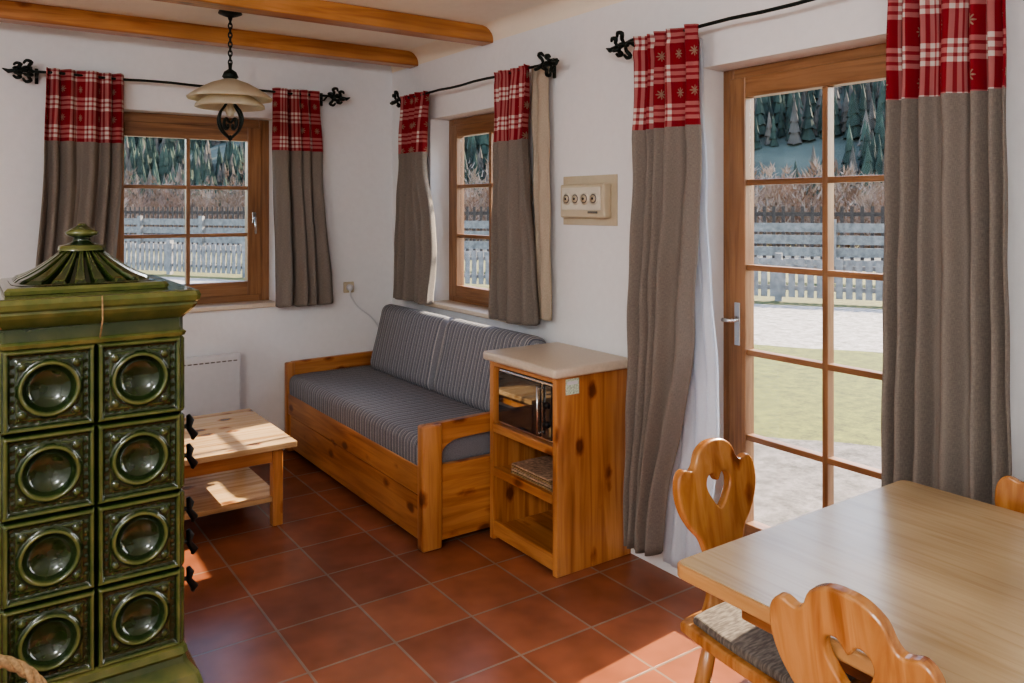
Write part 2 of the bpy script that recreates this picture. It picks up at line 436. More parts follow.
def window(name, axis, R, ncol, nrow, frame, stile, botrail=None, handle=None, off=0.13):
    a0, a1, z0, z1 = R
    W = YW if axis == 'X' else XW
    b = B(name)
    def pb(p0, p1, d0, d1, h0, h1, m, bev=0.004):
        if axis == 'X': b.box(p0, p1, W+d0, W+d1, h0, h1, m, bev)
        else: b.box(W+d0, W+d1, p0, p1, h0, h1, m, bev)
    H = framew['X' if axis == 'X' else 'Y']; V = framew['Z']
    d0, d1 = off, off+0.07
    pb(a0, a0+frame, d0, d1, z0, z1, V); pb(a1-frame, a1, d0, d1, z0, z1, V)
    pb(a0+frame, a1-frame, d0, d1, z1-frame, z1, H); pb(a0+frame, a1-frame, d0, d1, z0, z0+frame*0.8, H)
    s0, s1 = off-0.012, off+0.045
    c0, c1, e0, e1 = a0+frame-0.012, a1-frame+0.012, z0+frame*0.8-0.01, z1-frame+0.012
    br = botrail or stile
    pb(c0, c0+stile, s0, s1, e0, e1, V); pb(c1-stile, c1, s0, s1, e0, e1, V)
    pb(c0+stile, c1-stile, s0, s1, e1-stile, e1, H); pb(c0+stile, c1-stile, s0, s1, e0, e0+br, H)
    g0, g1, k0, k1 = c0+stile, c1-stile, e0+br, e1-stile
    mw = 0.011
    for i in range(1, ncol):
        p = g0+(g1-g0)*i/ncol; pb(p-mw, p+mw, s0+0.008, s1-0.008, k0, k1, V, 0.003)
    for j in range(1, nrow):
        z = k0+(k1-k0)*j/nrow; pb(g0, g1, s0+0.009, s1-0.009, z-mw, z+mw, H, 0.003)
    pb(g0, g1, off+0.018, off+0.022, k0, k1, panem, 0)
    if handle:
        hp, hz = handle
        if axis == 'X':
            b.box(hp-0.012, hp+0.012, W+s0-0.008, W+s0, hz-0.035, hz+0.035, chrome, 0.003)
            b.tube([(hp, W+s0, hz), (hp, W+s0-0.035, hz)], 0.006, chrome)
            b.tube([(hp, W+s0-0.035, hz+0.005), (hp, W+s0-0.035, hz-0.10)], 0.007, chrome)
        else:
            b.box(W+s0-0.008, W+s0, hp-0.014, hp+0.014, hz-0.10, hz+0.07, chrome, 0.004)
            b.tube([(W+s0, hp, hz), (W+s0-0.045, hp, hz)], 0.008, chrome)
            b.tube([(W+s0-0.045, hp-0.005, hz), (W+s0-0.047, hp+0.04, hz)], 0.008, chrome)
    ob = b.done()
    la = bpy.data.lights.new('portal', 'AREA'); la.shape = 'RECTANGLE'; la.size = a1-a0; la.size_y = z1-z0
    la.cycles.is_portal = True
    lo = bpy.data.objects.new('sky_portal', la); scene.collection.objects.link(lo)
    if axis == 'X':
        lo.location = ((a0+a1)/2, W+TH+0.02, (z0+z1)/2); lo.rotation_euler = (-pi/2, 0, 0)
    else:
        lo.location = (W+TH+0.02, (a0+a1)/2, (z0+z1)/2); lo.rotation_euler = (-pi/2, 0, -pi/2)
    return ob
window('window_1', 'X', W1, 2, 3, 0.065, 0.085, handle=(1.51, 1.44))
window('window_2', 'Y', W2, 2, 3, 0.055, 0.07)
window('door_1', 'Y', (D[0], D[1], 0.02, D[3]), 2, 5, 0.052, 0.078, botrail=0.22, handle=(2.055, 1.06))
b = B('trim_2'); b.box(W1[0]-0.03, W1[1]+0.03, YW-0.03, YW+0.135, 0.895, 0.922, cabtop, 0.006); b.done()
b = B('trim_3'); b.box(XW-0.03, XW+0.135, W2[0]-0.03, W2[1]+0.03, 0.895, 0.922, cabtop, 0.006); b.done()
b = B('trim_4'); b.box(XW+0.0, XW+0.2, D[0], D[1], 0.0, 0.022, cabtop, 0.004); b.done()

# ------------------------------------------------------------ curtain rods
def rod(name, axis, fixed, a0, a1, z, wall, ends=(True, True)):
    b = B(name)
    P = (lambda a, d, zz: (a, fixed+d, zz)) if axis == 'X' else (lambda a, d, zz: (fixed+d, a, zz))
    n = 12
    b.tube([P(a0+(a1-a0)*i/n, 0, z+0.003*math.sin(i*1.7)) for i in range(n+1)], 0.007, iron)
    for e, (a, sg) in enumerate(((a0, -1), (a1, 1))):
        if not ends[e]: continue
        b.tube([P(a, 0, z), P(a+sg*0.03, 0, z+0.004), P(a+sg*0.06, 0, z+0.0), P(a+sg*0.10, 0, z-0.008), P(a+sg*0.125, 0, z+0.004)], [0.008, 0.012, 0.009, 0.011, 0.003], iron, 8)
        for k in range(4):
            an = k*pi/2+0.5
            c_, s_ = math.cos(an), math.sin(an)
            for base, ln, hh in ((0.005, 0.05, 0.052), (0.05, 0.045, 0.036)):
                pts = smoothloop([(base, 0.0), (base+0.15*ln, hh*0.5), (base-0.1*ln, hh*0.95), (base+ln*0.35, hh*1.1), (base+ln*0.6, hh*0.75)], 3, False)
                b.tube([P(a+sg*p, w*c_, z+w*s_) for p, w in pts], [0.004+0.0055*math.sin(pi*(i+1)/(len(pts)+1)) for i in range(len(pts))], iron, 6)
        b.lathe([(0.001, -0.014), (0.013, -0.006), (0.013, 0.006), (0.001, 0.014)], P(a, 0, z), iron, 10)
        aa = a-sg*0.03
        b.tube([P(aa, 0, z), P(aa, (wall-fixed)*0.5, z-0.02), P(aa, wall-fixed-0.002, z-0.015)], 0.006, iron, 6)
        b.tube([P(aa, wall-fixed-0.004, z-0.05), P(aa, wall-fixed-0.004, z+0.03)], 0.009, iron, 6)
    return b.done()
rod('curtain_rod', 'X', 4.75, 0.31, 1.93, 2.20, YW)
rod('curtain_rod', 'Y', 2.30, 3.04, 4.53, 2.185, XW)
rod('curtain_rod', 'Y', 2.30, 0.82, 2.46, 2.185, XW)

# ------------------------------------------------------------ curtains
def curtain(name, axis, fixed, shape, ztop, zbot, zsplit, folds, amp=0.03, seed=0, mat=linenm, split=True, offs=0.0):
    rnd = random.Random(seed)
    ph = [rnd.uniform(-0.5, 0.5) for _ in range(6)]
    def edge(t):
        for (t0, p0, q0), (t1, p1, q1) in zip(shape, shape[1:]):
            if t <= t1+1e-9:
                k = (t-t0)/(t1-t0); k = k*k*(3-2*k)
                return p0+(p1-p0)*k, q0+(q1-q0)*k
        return shape[-1][1], shape[-1][2]
    b = B(name)
    nv = 60; sp = round((ztop-zsplit)/(ztop-zbot)*nv)/nv
    def fn(u, v):
        z = ztop-(ztop-zbot)*v
        a0, a1 = edge(v)
        th = 2*pi*folds*(u+0.045*math.sin(2*pi*u*1.3+ph[0]*3)+0.02*math.sin(3.5*v+ph[1]*4+u*4))
        g = 0.6+0.5*v
        if v < 0.04: g = 0.75
        s = math.sin(th)
        d = amp*g*(s+0.34*math.sin(2*th+ph[2]*3+v*1.5)+0.35*math.sin(th*0.37+ph[3]*5+v*2.5))
        d += 0.003*math.sin(z*17+u*9+ph[4]*5)
        if abs(z-(ztop-0.035)) < 0.02: d *= 0.7
        a = a0+(a1-a0)*(u+0.10/folds*math.cos(th)*0.9)
        z += 0.006*math.cos(th)*(1 if v > 0.98 else 0)
        if v > sp-0.001 and v < sp+0.02: d *= 1.06
        return (a, fixed+offs+d, z) if axis == 'X' else (fixed+offs+d, a, z)
    wid = abs(shape[0][2]-shape[0][1])*1.9
    b.grid(fn, folds*16, nv, mat, uvf=lambda u, v: (u*wid, (ztop-zbot)*(1-v)),
           matf=(lambda v: plaidm if v < sp-0.001 else mat) if split else None)
    ob = b.done()
    m = ob.modifiers.new('thick', 'SOLIDIFY'); m.thickness = 0.003
    return ob
curtain('curtain', 'X', 4.75, [(0, 0.37, 0.735), (0.35, 0.36, 0.735), (1, 0.315, 0.69)], 2.225, 0.90, 1.84, 5, 0.032, 1)
curtain('curtain', 'X', 4.75, [(0, 1.565, 1.84), (0.3, 1.56, 1.865), (1, 1.58, 1.93)], 2.225, 0.90, 1.85, 4, 0.032, 2)
curtain('curtain', 'Y', 2.30, [(0, 4.19, 4.50), (0.3, 4.24, 4.52), (0.75, 4.10, 4.59), (1, 4.12, 4.61)], 2.20, 0.93, 1.84, 5, 0.03, 3)
curtain('curtain', 'Y', 2.29, [(0, 3.13, 3.44), (0.3, 3.15, 3.44), (1, 3.09, 3.45)], 2.20, 0.93, 1.84, 4, 0.03, 4)
curtain('curtain_lining', 'Y', 2.345, [(0, 3.06, 3.19), (1, 3.03, 3.16)], 2.19, 0.96, 1.84, 2, 0.015, 5, mat=liningm, split=False)
curtain('curtain', 'Y', 2.28, [(0, 2.06, 2.37), (0.25, 2.05, 2.38), (0.55, 2.09, 2.41), (1, 2.265, 2.42)], 2.195, 0.12, 1.825, 5, 0.033, 6)
curtain('sheer_curtain', 'Y', 2.375, [(0, 2.12, 2.20), (0.3, 2.09, 2.22), (0.7, 2.02, 2.26), (1, 2.08, 2.32)], 2.16, 0.06, 1.84, 4, 0.012, 8, mat=sheerm, split=False)
curtain('curtain', 'Y', 2.295, [(0, 0.975, 1.32), (0.3, 0.975, 1.325), (1, 0.97, 1.34)], 2.22, 0.04, 1.83, 6, 0.032, 7)

# ------------------------------------------------------------ tiled stove
def stove():
    b = B('tiled_stove')
    x0, x1, y0, y1 = 0.09, 0.53, 2.42, 2.98
    zb, zt = 0.243, 1.135; p = (zt-zb)/4; pw = (x1-x0)/2
    b.box(x0+0.03, x1-0.03, y0+0.035, y1-0.012, 0.02, zt+0.02, glz, 0.003)
    def H(u, v):
        r = math.hypot(u, v); m = max(abs(u), abs(v)); h = 0.0
        if m > 0.965: return -0.008*(m-0.965)/0.035
        if m > 0.84:
            k = (m-0.84)/0.125; h = 0.010*math.sin(pi*min(1, k*1.0))**0.6
        elif m > 0.72:
            h = -0.003
            a = v if abs(u) > abs(v) else u
            h += 0.0009*math.cos(a*30)
        elif m > 0.69: h = -0.003*(m-0.69)/0.03
        if m <= 0.69:
            if 0.54 < r < 0.68:
                h = 0.010*math.sin(pi*(r-0.54)/0.14)
            elif r <= 0.54: h = -0.032*(1-(r/0.54)**2)**0.5
            else:
                for cx in (-0.57, 0.57):
                    for cy in (-0.57, 0.57):
                        q = math.hypot(u-cx, v-cy)
                        if q < 0.10: h = max(h, 0.005*math.cos(q/0.10*pi/2))
        return h
    n = 64
    for c in range(2):
        for r in range(4):
            cx = x0+pw*(c+0.5); cz = zb+p*(r+0.5)
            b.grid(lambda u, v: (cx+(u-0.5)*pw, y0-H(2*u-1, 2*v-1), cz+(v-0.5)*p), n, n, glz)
    for c in range(2):
        for r in range(4):
            cw = (y1-y0)/2; cy = y0+cw*(c+0.5); cz = zb+p*(r+0.5)
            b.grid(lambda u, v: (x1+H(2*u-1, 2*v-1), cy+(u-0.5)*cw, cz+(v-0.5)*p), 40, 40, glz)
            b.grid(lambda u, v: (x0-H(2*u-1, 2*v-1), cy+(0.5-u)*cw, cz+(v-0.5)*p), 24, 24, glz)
    b.rectlathe(x0, x1, y0, y1, [(0.0, 1.13), (0.008, 1.135), (0.012, 1.145), (0.004, 1.152), (0.004, 1.185), (0.012, 1.195), (0.03, 1.215), (0.036, 1.225), (0.036, 1.232),
                 (0.042, 1.238), (0.045, 1.252), (0.040, 1.264), (0.03, 1.267)], glz)
    b.rectlathe(x0, x1, y0, y1, [(0.0, 0.25), (0.012, 0.243), (0.016, 0.225), (0.010, 0.215), (0.015, 0.20), (0.04, 0.17), (0.05, 0.14), (0.05, 0.12), (0.058, 0.115), (0.06, 0.0)], glz)
    cx, cy = 0.305, 2.68; nr = 22
    def fn(u, v):
        a = 2*pi*u
        c, s = math.cos(a), math.sin(a)
        sq = (abs(c)**5+abs(s)**5)**(-1/5)
        sq = 1+(sq-1)*(1-v)
        r = (0.185-0.14*v)*sq
        z = 1.285+0.095*v**1.35
        z += (0.010*(1-v*0.6))*(1 if math.cos(a*nr) > -0.1 else -1.6) if 0.08 < v < 0.97 else 0.004
        return (cx+r*c, cy+r*s, z)
    b.grid(fn, nr*8, 16, glz, smooth=False)
    b.rectlathe(cx-0.19, cx+0.19, cy-0.19, cy+0.19, [(0.0, 1.265), (0.012, 1.268), (0.014, 1.278), (0.006, 1.286), (-0.01, 1.288)], glz, cap=True)
    b.lathe([(0.065, 1.375), (0.062, 1.388), (0.042, 1.393), (0.026, 1.40), (0.022, 1.412), (0.042, 1.420), (0.046, 1.428), (0.03, 1.438), (0.016, 1.446), (0.012, 1.452), (0.001, 1.455)],
            (cx, cy, 0), glz, 28)
    X = x1+0.012
    for z0_, z1_ in ((0.30, 0.56), (0.60, 0.90)):
        b.box(X, X+0.012, y0+0.16, y0+0.42, z0_, z1_, black, 0.003)
        b.box(X+0.01, X+0.018, y0+0.18, y0+0.40, z0_+0.02, z1_-0.02, black, 0.003)
    for z in (0.83, 0.74, 0.575, 0.475, 0.36):
        yy = y0+0.17
        b.tube([(X, yy, z), (X+0.045, yy, z-0.005)], 0.007, black, 8)
        b.tube([(X+0.043, yy, z+0.03), (X+0.050, yy, z+0.012), (X+0.046, yy, z-0.01), (X+0.062, yy, z-0.035), (X+0.056, yy, z-0.048)], [0.006, 0.012, 0.009, 0.012, 0.005], black, 8)
    b.tube([(0.318, y0-0.048, 1.265), (0.319, y0-0.048, 1.20), (0.316, y0-0.022, 1.15)], 0.0022, ropem, 6)
    return b.done()
stove()

b = B('wall_heater')
b.box(0.62, 1.375, 4.775, 4.835, 0.17, 0.64, white, 0.008)
for i in range(22):
    x = 0.66+i*0.032; b.box(x, x+0.022, 4.772, 4.776, 0.60, 0.606, greyp, 0)
b.box(0.7, 0.73, 4.83, 4.85, 0.2, 0.6, white, 0); b.box(1.27, 1.3, 4.83, 4.85, 0.2, 0.6, white, 0)
b.done()

# ------------------------------------------------------------ coffee table
b = B('coffee_table')
x0, x1, y0, y1 = 0.57, 1.317, 3.66, 4.41
nb = 5
for i in range(nb):
    ya = y0+(y1-y0)*i/nb; yb = y0+(y1-y0)*(i+1)/nb
    b.box(x0, x1, ya+0.0008, yb-0.0008, 0.372, 0.40, worn, 0.003)
for lx in (x0+0.05, x1-0.10):
    for ly in (y0+0.05, y1-0.10):
        b.box(lx, lx+0.05, ly, ly+0.05, 0, 0.372, pine['Z'], 0.005)
for ly in (y0+0.06, y1-0.085): b.box(x0+0.1, x1-0.1, ly, ly+0.022, 0.30, 0.372, pine['X'], 0.002)
for lx in (x0+0.06, x1-0.085): b.box(lx, lx+0.022, y0+0.1, y1-0.1, 0.30, 0.372, pine['Y'], 0.002)
for i in range(4):
    ya = y0+0.06+(y1-y0-0.12)*i/4; yb = y0+0.06+(y1-y0-0.12)*(i+1)/4
    b.box(x0+0.06, x1-0.06, ya+0.001, yb-0.001, 0.115, 0.138, worn, 0.002)
b.done()

# ------------------------------------------------------------ sofa bed
b = B('sofa_bed')
X0, X1, Y0, Y1 = 1.66, 2.385, 3.06, 4.835
for ya in (Y0, Y1-0.032):
    outer = [(X0, 0.03)]+[(X0, 0.50), (X0+0.01, 0.535), (X0+0.04, 0.55), (X0+0.12, 0.552), (X1-0.03, 0.56), (X1, 0.54), (X1, 0.03)]
    hole = smoothloop([(X0+0.105, 0.365), (X0+0.10, 0.40), (X0+0.105, 0.43), (X0+0.14, 0.455), (X0+0.22, 0.468), (X1-0.14, 0.47), (X1-0.10, 0.45), (X1-0.09, 0.40), (X1-0.10, 0.365), (X1-0.3, 0.36), (X0+0.3, 0.36)], 4)
    M = Matrix.Translation((0, ya+0.016, 0)) @ Matrix(((1,0,0,0),(0,0,-1,0),(0,1,0,0),(0,0,0,1)))
    b.plate([outer, hole], 0.032, pine['X'], M, 0.004)
b.box(X0-0.004, X0+0.095, Y0-0.012, Y0+0.045, 0.0, 0.548, pine['Z'], 0.01, 3)
b.box(X0-0.004, X0+0.05, Y1-0.045, Y1, 0.0, 0.548, pine['Z'], 0.01, 3)
b.box(X0+0.004, X0+0.030, Y0+0.045, Y1-0.045, 0.235, 0.36, pine['Y'], 0.004)
b.box(X0+0.014, X0+0.036, Y0+0.06, Y1-0.06, 0.03, 0.225, pine['Y'], 0.004)
b.box(X0+0.04, X1, Y0+0.03, Y1-0.03, 0.27, 0.30, pine['Y'], 0.002)
b.box(X1-0.025, X1, Y0+0.03, Y1-0.03, 0.03, 0.60, pine['Y'], 0.003)
def puffy(b, x0, x1, y0, y1, z0, z1, mat, r=0.045, M=None, crown=0.012):
    tb = bmesh.new(); bmesh.ops.create_cube(tb, size=1)
    sx, sy, sz = x1-x0, y1-y0, z1-z0
    for v in tb.verts: v.co = Vector((v.co.x*sx, v.co.y*sy, v.co.z*sz))
    bmesh.ops.bevel(tb, geom=tb.edges[:], offset=r, segments=5, affect='EDGES', profile=0.5)
    bmesh.ops.subdivide_edges(tb, edges=[e for e in tb.edges if e.calc_length() > 0.12], cuts=6, use_grid_fill=True)
    ax = min((sx, 0), (sy, 1), (sz, 2))[1]; S = (sx, sy, sz)
    for v in tb.verts:
        o = [i for i in range(3) if i != ax]
        k = math.cos(pi*v.co[o[0]]/S[o[0]]*0.98)*math.cos(pi*v.co[o[1]]/S[o[1]]*0.98)
        v.co[ax] += math.copysign(crown*max(0, k)**0.5, v.co[ax])
        v.co[ax] += 0.003*math.sin(v.co[o[0]]*23)*math.sin(v.co[o[1]]*17+1)
    if M: tb.transform(M)
    tb.transform(Matrix.Translation(((x0+x1)/2, (y0+y1)/2, (z0+z1)/2)))
    b.add(tb, mat, True)
puffy(b, X0+0.005, X1-0.03, Y0+0.035, Y1-0.035, 0.335, 0.475, sofam, 0.04)
R = Matrix.Rotation(math.radians(14), 4, 'Y')
ym = 3.86
puffy(b, 2.185, 2.325, 3.058, ym-0.004, 0.455, 0.885, sofam, 0.055, R)
puffy(b, 2.185, 2.325, ym+0.004, 4.68, 0.455, 0.885, sofam, 0.055, R)
b.done()

# ------------------------------------------------------------ cabinet
b = B('side_cabinet')
X0, X1, Y0, Y1 = 1.99, 2.398, 2.535, 3.03
b.box(X0, X1, Y0, Y0+0.03, 0.0, 0.81, pine['Z'], 0.003)
b.box(X0, X1, Y1-0.03, Y1, 0.0, 0.81, pine['Z'], 0.003)
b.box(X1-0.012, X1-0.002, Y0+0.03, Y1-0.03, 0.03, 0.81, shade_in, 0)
for z in (0.04, 0.30, 0.50): b.box(X0+0.006, X1-0.012, Y0+0.03, Y1-0.03, z, z+0.022, pine['Y'], 0.002)
b.box(X0, X0+0.022, Y0+0.03, Y1-0.03, 0.02, 0.085, pine['Y'], 0.003)
b.box(X0-0.002, X0+0.02, Y0+0.03, Y1-0.03, 0.29, 0.328, pine['Y'], 0.003)
b.box(X0-0.002, X0+0.02, Y0+0.03, Y1-0.03, 0.488, 0.526, pine['Y'], 0.003)
b.box(X0, X0+0.02, Y0+0.03, Y1-0.03, 0.785, 0.81, pine['Y'], 0.003)
b.box(X0-0.028, X1, Y0-0.022, Y1+0.02, 0.81, 0.85, cabtop, 0.012, 4)
b.box(X0+0.045, X0+0.115, Y0-0.0015, Y0+0.001, 0.735, 0.80, paper, 0)
b.box(X0+0.052, X0+0.108, Y0-0.002, Y0+0.001, 0.775, 0.79, white, 0)
b.done()
b = B('microwave')
b.box(X0+0.03, X1-0.04, Y0+0.045, Y1-0.045, 0.523, 0.775, black, 0.006)
b.box(X0+0.018, X0+0.03, Y0+0.045, Y1-0.045, 0.528, 0.775, chrome, 0.004)
b.box(X0+0.013, X0+0.02, Y0+0.13, Y1-0.052, 0.540, 0.765, darkglass, 0.003)
b.box(X0+0.013, X0+0.02, Y0+0.052, Y0+0.118, 0.540, 0.765, darkglass, 0.003)
b.tube([(X0-0.006, Y0+0.125, 0.55), (X0-0.006, Y0+0.125, 0.755)], 0.005, chrome)
b.tube([(X0-0.006, Y0+0.125, 0.56), (X0+0.015, Y0+0.125, 0.56)], 0.004, chrome)
b.tube([(X0-0.006, Y0+0.125, 0.745), (X0+0.015, Y0+0.125, 0.745)], 0.004, chrome)
for z in (0.60, 0.68): b.tube([(X0+0.02, Y0+0.087, z), (X0+0.004, Y0+0.087, z)], 0.014, black, 16)
b.done()
b = B('magazine_stack')
for i in range(4):
    b.box(X0+0.03+0.01*i, X0+0.24+0.006*i, Y0+0.07+0.02*i, Y0+0.37+0.012*i, 0.3225+0.007*i, 0.3225+0.007*(i+1)-0.0005, paper2 if i % 2 else ropem, 0.001)
b.done()

# ------------------------------------------------------------ wall items
b = B('wall_socket_panel')
b.box(XW-0.006, XW, 2.62, 3.0, 1.42, 1.65, ivory, 0.002)
b.box(XW-0.05, XW-0.005, 2.655, 2.97, 1.455, 1.61, ivory, 0.008)
b.box(XW-0.056, XW-0.048, 2.675, 2.95, 1.490, 1.595, ivoryl, 0.004)
b.box(XW-0.058, XW-0.048, 2.70, 2.76, 1.475, 1.485, greyp, 0.001)
for i in range(4):
    y = 2.715+i*0.064
    b.tube([(XW-0.062, y, 1.542), (XW-0.05, y, 1.542)], 0.027, ivoryl, 20)
    b.tube([(XW-0.064, y, 1.542), (XW-0.05, y, 1.542)], 0.021, greyp, 16)
    b.tube([(XW-0.068, y, 1.542), (XW-0.05, y, 1.542)], 0.016, ivory, 16)
    b.tube([(XW-0.070, y, 1.542), (XW-0.05, y, 1.542)], 0.006, black, 12)
b.done()
b = B('wall_outlet')
b.box(2.05, 2.12, YW-0.012, YW, 0.95, 1.02, ivory, 0.004)
b.tube([(2.085, YW-0.04, 0.985), (2.085, YW-0.01, 0.985)], 0.02, white, 16)
b.tube(smoothloop([(2.085, YW-0.035, 0.985), (2.09, YW-0.03, 0.93), (2.15, YW-0.015, 0.85), (2.24, YW-0.012, 0.78), (2.30, YW-0.012, 0.70)], 5, False), 0.005, white, 6)
b.done()

# ------------------------------------------------------------ pendant lamp
def pendant():
    b = B('pendant_lamp'); cx, cy = 1.128, 4.10
    b.lathe([(0.001, ZC), (0.055, ZC), (0.058, ZC-0.012), (0.035, ZC-0.022), (0.012, ZC-0.03), (0.008, ZC-0.045), (0.001, ZC-0.045)], (cx, cy, 0), iron, 20)
    z = ZC-0.05; i = 0
    while z > 2.215:
        pts = []
        for k in range(12):
            a = 2*pi*k/12; u = 0.009*math.cos(a); w = 0.016*math.sin(a)
            pts.append((cx+u, cy, z+w) if i % 2 else (cx, cy+u, z+w))
        b.tube(pts, 0.0035, iron, 6, closed=True); z -= 0.023; i += 1
    b.lathe([(0.001, 2.235), (0.01, 2.225), (0.008, 2.20), (0.03, 2.185), (0.04, 2.16), (0.028, 2.15), (0.02, 2.13), (0.001, 2.13)], (cx, cy, 0), iron, 16)
    prof = [(0.028, 2.150), (0.05, 2.142), (0.09, 2.128), (0.14, 2.100), (0.185, 2.070), (0.207, 2.052), (0.203, 2.047), (0.18, 2.060), (0.135, 2.090), (0.085, 2.118), (0.045, 2.132), (0.02, 2.14)]
    b.lathe(prof, (cx, cy, 0), shadem, 48, mod=lambda a, r, z: (r*(1+0.015*math.cos(12*a)*(r/0.2)), z))
    b.lathe([(0.03, 2.10), (0.05, 2.09), (0.12, 2.055), (0.165, 2.02), (0.168, 2.005), (0.160, 2.008), (0.115, 2.045), (0.05, 2.08), (0.027, 2.095)], (cx, cy, 0), shadem, 32)
    for k in range(4):
        a = k*pi/2+0.6; c, s = math.cos(a), math.sin(a)
        for prof2 in ([(0.012, 2.06), (0.03, 2.02), (0.066, 1.98), (0.076, 1.935), (0.055, 1.89), (0.02, 1.862), (0.004, 1.85)],
                      [(0.004, 1.93), (0.03, 1.95), (0.042, 1.925), (0.03, 1.90), (0.014, 1.905), (0.016, 1.922)]):
            pts = smoothloop([(cx+r*c, cy+r*s, z) for r, z in prof2], 4, False)
            b.tube(pts, 0.0065, iron, 6)
    b.lathe([(0.001, 1.868), (0.012, 1.86), (0.010, 1.845), (0.001, 1.835)], (cx, cy, 0), iron, 12)
    b.lathe([(0.001, 2.09), (0.014, 2.07), (0.016, 2.0), (0.022, 1.985), (0.016, 1.965), (0.001, 1.958)], (cx, cy, 0), shadem, 16)
    b.done()
pendant()

# ------------------------------------------------------------ dining table
b = B('dining_table')
b_x0, b_x1, b_y0, b_y1 = 1.245, 2.15, -0.15, 1.19
M = Matrix.Translation((0, 0, 0.734))
b.plate([rrect(b_x0, b_x1, b_y0, b_y1, 0.025)], 0.030, tableedge, M, 0.006)
M = Matrix.Translation((0, 0, 0.7492))
b.plate([rrect(b_x0+0.006, b_x1-0.006, b_y0+0.006, b_y1-0.006, 0.021)], 0.003, tabletop, M, 0.0008)
b.box(b_x0+0.10, b_x1-0.10, b_y1-0.13, b_y1-0.105, 0.64, 0.72, apronw, 0.003)
b.box(b_x0+0.10, b_x1-0.10, b_y0+0.105, b_y0+0.13, 0.64, 0.72, apronw, 0.003)
b.box(b_x0+0.10, b_x0+0.125, b_y0+0.1, b_y1-0.1, 0.64, 0.72, apronw, 0.003)
b.box(b_x1-0.125, b_x1-0.10, b_y0+0.1, b_y1-0.1, 0.64, 0.72, apronw, 0.003)
for y in (0.92, 0.06):
    b.box(1.65, 1.72, y, y+0.06, 0.05, 0.72, apronw, 0.006)
    b.box(1.42, 1.95, y, y+0.06, 0.0, 0.06, apronw, 0.01)
    b.box(1.42, 1.95, y, y+0.06, 0.66, 0.72, apronw, 0.006)
b.box(1.665, 1.705, 0.12, 0.94, 0.25, 0.34, apronw, 0.006)
b.done()

# ------------------------------------------------------------ chairs
def chair(loc, ang):
    b = B('dining_chair')
    half = [(0.0, 0.435), (0.04, 0.43), (0.075, 0.41), (0.092, 0.38), (0.110, 0.368), (0.145, 0.375), (0.170, 0.352), (0.175, 0.305), (0.160, 0.26), (0.135, 0.225),
            (0.115, 0.205), (0.095, 0.185), (0.078, 0.145), (0.070, 0.10), (0.078, 0.05), (0.10, -0.02)]
    half = [(x*0.89, y) for x, y in half]
    outer = half[:]+[(-x, y) for x, y in half[::-1][:-1]]
    outer = smoothloop(outer, 4)
    heart = smoothloop([(0.0, 0.325), (0.018, 0.345), (0.038, 0.34), (0.045, 0.318), (0.033, 0.29), (0.0, 0.255), (-0.033, 0.29), (-0.045, 0.318), (-0.038, 0.34), (-0.018, 0.345)], 4)
    tilt = math.radians(8)
    b.xf = Matrix.Translation(loc) @ Matrix.Rotation(ang, 4, 'Z')
    M = Matrix.Translation((0, 0.195, 0.435)) @ Matrix.Rotation(-tilt, 4, 'X') @ Matrix(((1,0,0,0),(0,0,-1,0),(0,1,0,0),(0,0,0,1)))
    b.plate([outer, heart], 0.026, chairw, M, 0.006)
    seat = smoothloop([(-0.17, -0.20), (0, -0.21), (0.17, -0.20), (0.205, -0.17), (0.20, 0), (0.175, 0.18), (0.15, 0.215), (0, 0.22), (-0.15, 0.215), (-0.175, 0.18), (-0.20, 0), (-0.205, -0.17)], 4)
    b.plate([seat], 0.03, chairw, Matrix.Translation((0, 0, 0.42)), 0.008)
    cush = [(x*0.93, y*0.9-0.012) for x, y in seat]
    b.plate([cush], 0.022, wovenm, Matrix.Translation((0, 0, 0.446)), 0.009)
    for sx in (-1, 1):
        for (ly, fy) in ((-0.15, -0.17), (0.14, 0.20)):
            b.tube([(sx*0.13, ly, 0.41), (sx*0.145, (ly*2+fy)/3, 0.28), (sx*0.175, fy, 0.003)], [0.017, 0.021, 0.014], chairw, 12)
    b.box(-0.15, 0.15, -0.16, -0.12, 0.385, 0.408, chairw, 0.003); b.box(-0.15, 0.15, 0.12, 0.16, 0.385, 0.408, chairw, 0.003)
    b.xf = None
    return b.done()
chair((1.70, 1.225, 0), 0)
chair((1.465, 0.765, 0), pi/2)
chair((1.99, 0.825, 0), -pi/2)

# ------------------------------------------------------------ firewood basket
b = B('rope_basket')
cx, cy = 0.0, 2.02
b.lathe([(0.001, 0.004), (0.14, 0.004), (0.15, 0.02), (0.17, 0.15), (0.18, 0.30), (0.172, 0.30), (0.16, 0.15), (0.14, 0.02), (0.001, 0.015)], (cx, cy, 0), wickerm, 60,
        mod=lambda a, r, z: (r*(1+0.02*math.cos(30*a+z*60)), z))
b.tube([(cx+0.178*math.cos(2*pi*i/40), cy+0.178*math.sin(2*pi*i/40), 0.30) for i in range(40)], 0.014, ropem, 8, closed=True)
arc = [(cx+0.178*math.cos(pi*i/60), 0.30+0.25*math.sin(pi*i/60)**0.8) for i in range(61)]
for ph in (0, 2*pi/3, 4*pi/3):
    pts = []
    for i, (x, z) in enumerate(arc):
        a = i*0.75+ph; pts.append((x+0.006*math.cos(a)*math.cos(pi*i/60), cy+0.007*math.sin(a), z+0.006*math.cos(a)*math.sin(pi*i/60)))
    b.tube(pts, 0.0075, ropem, 6)
b.done()

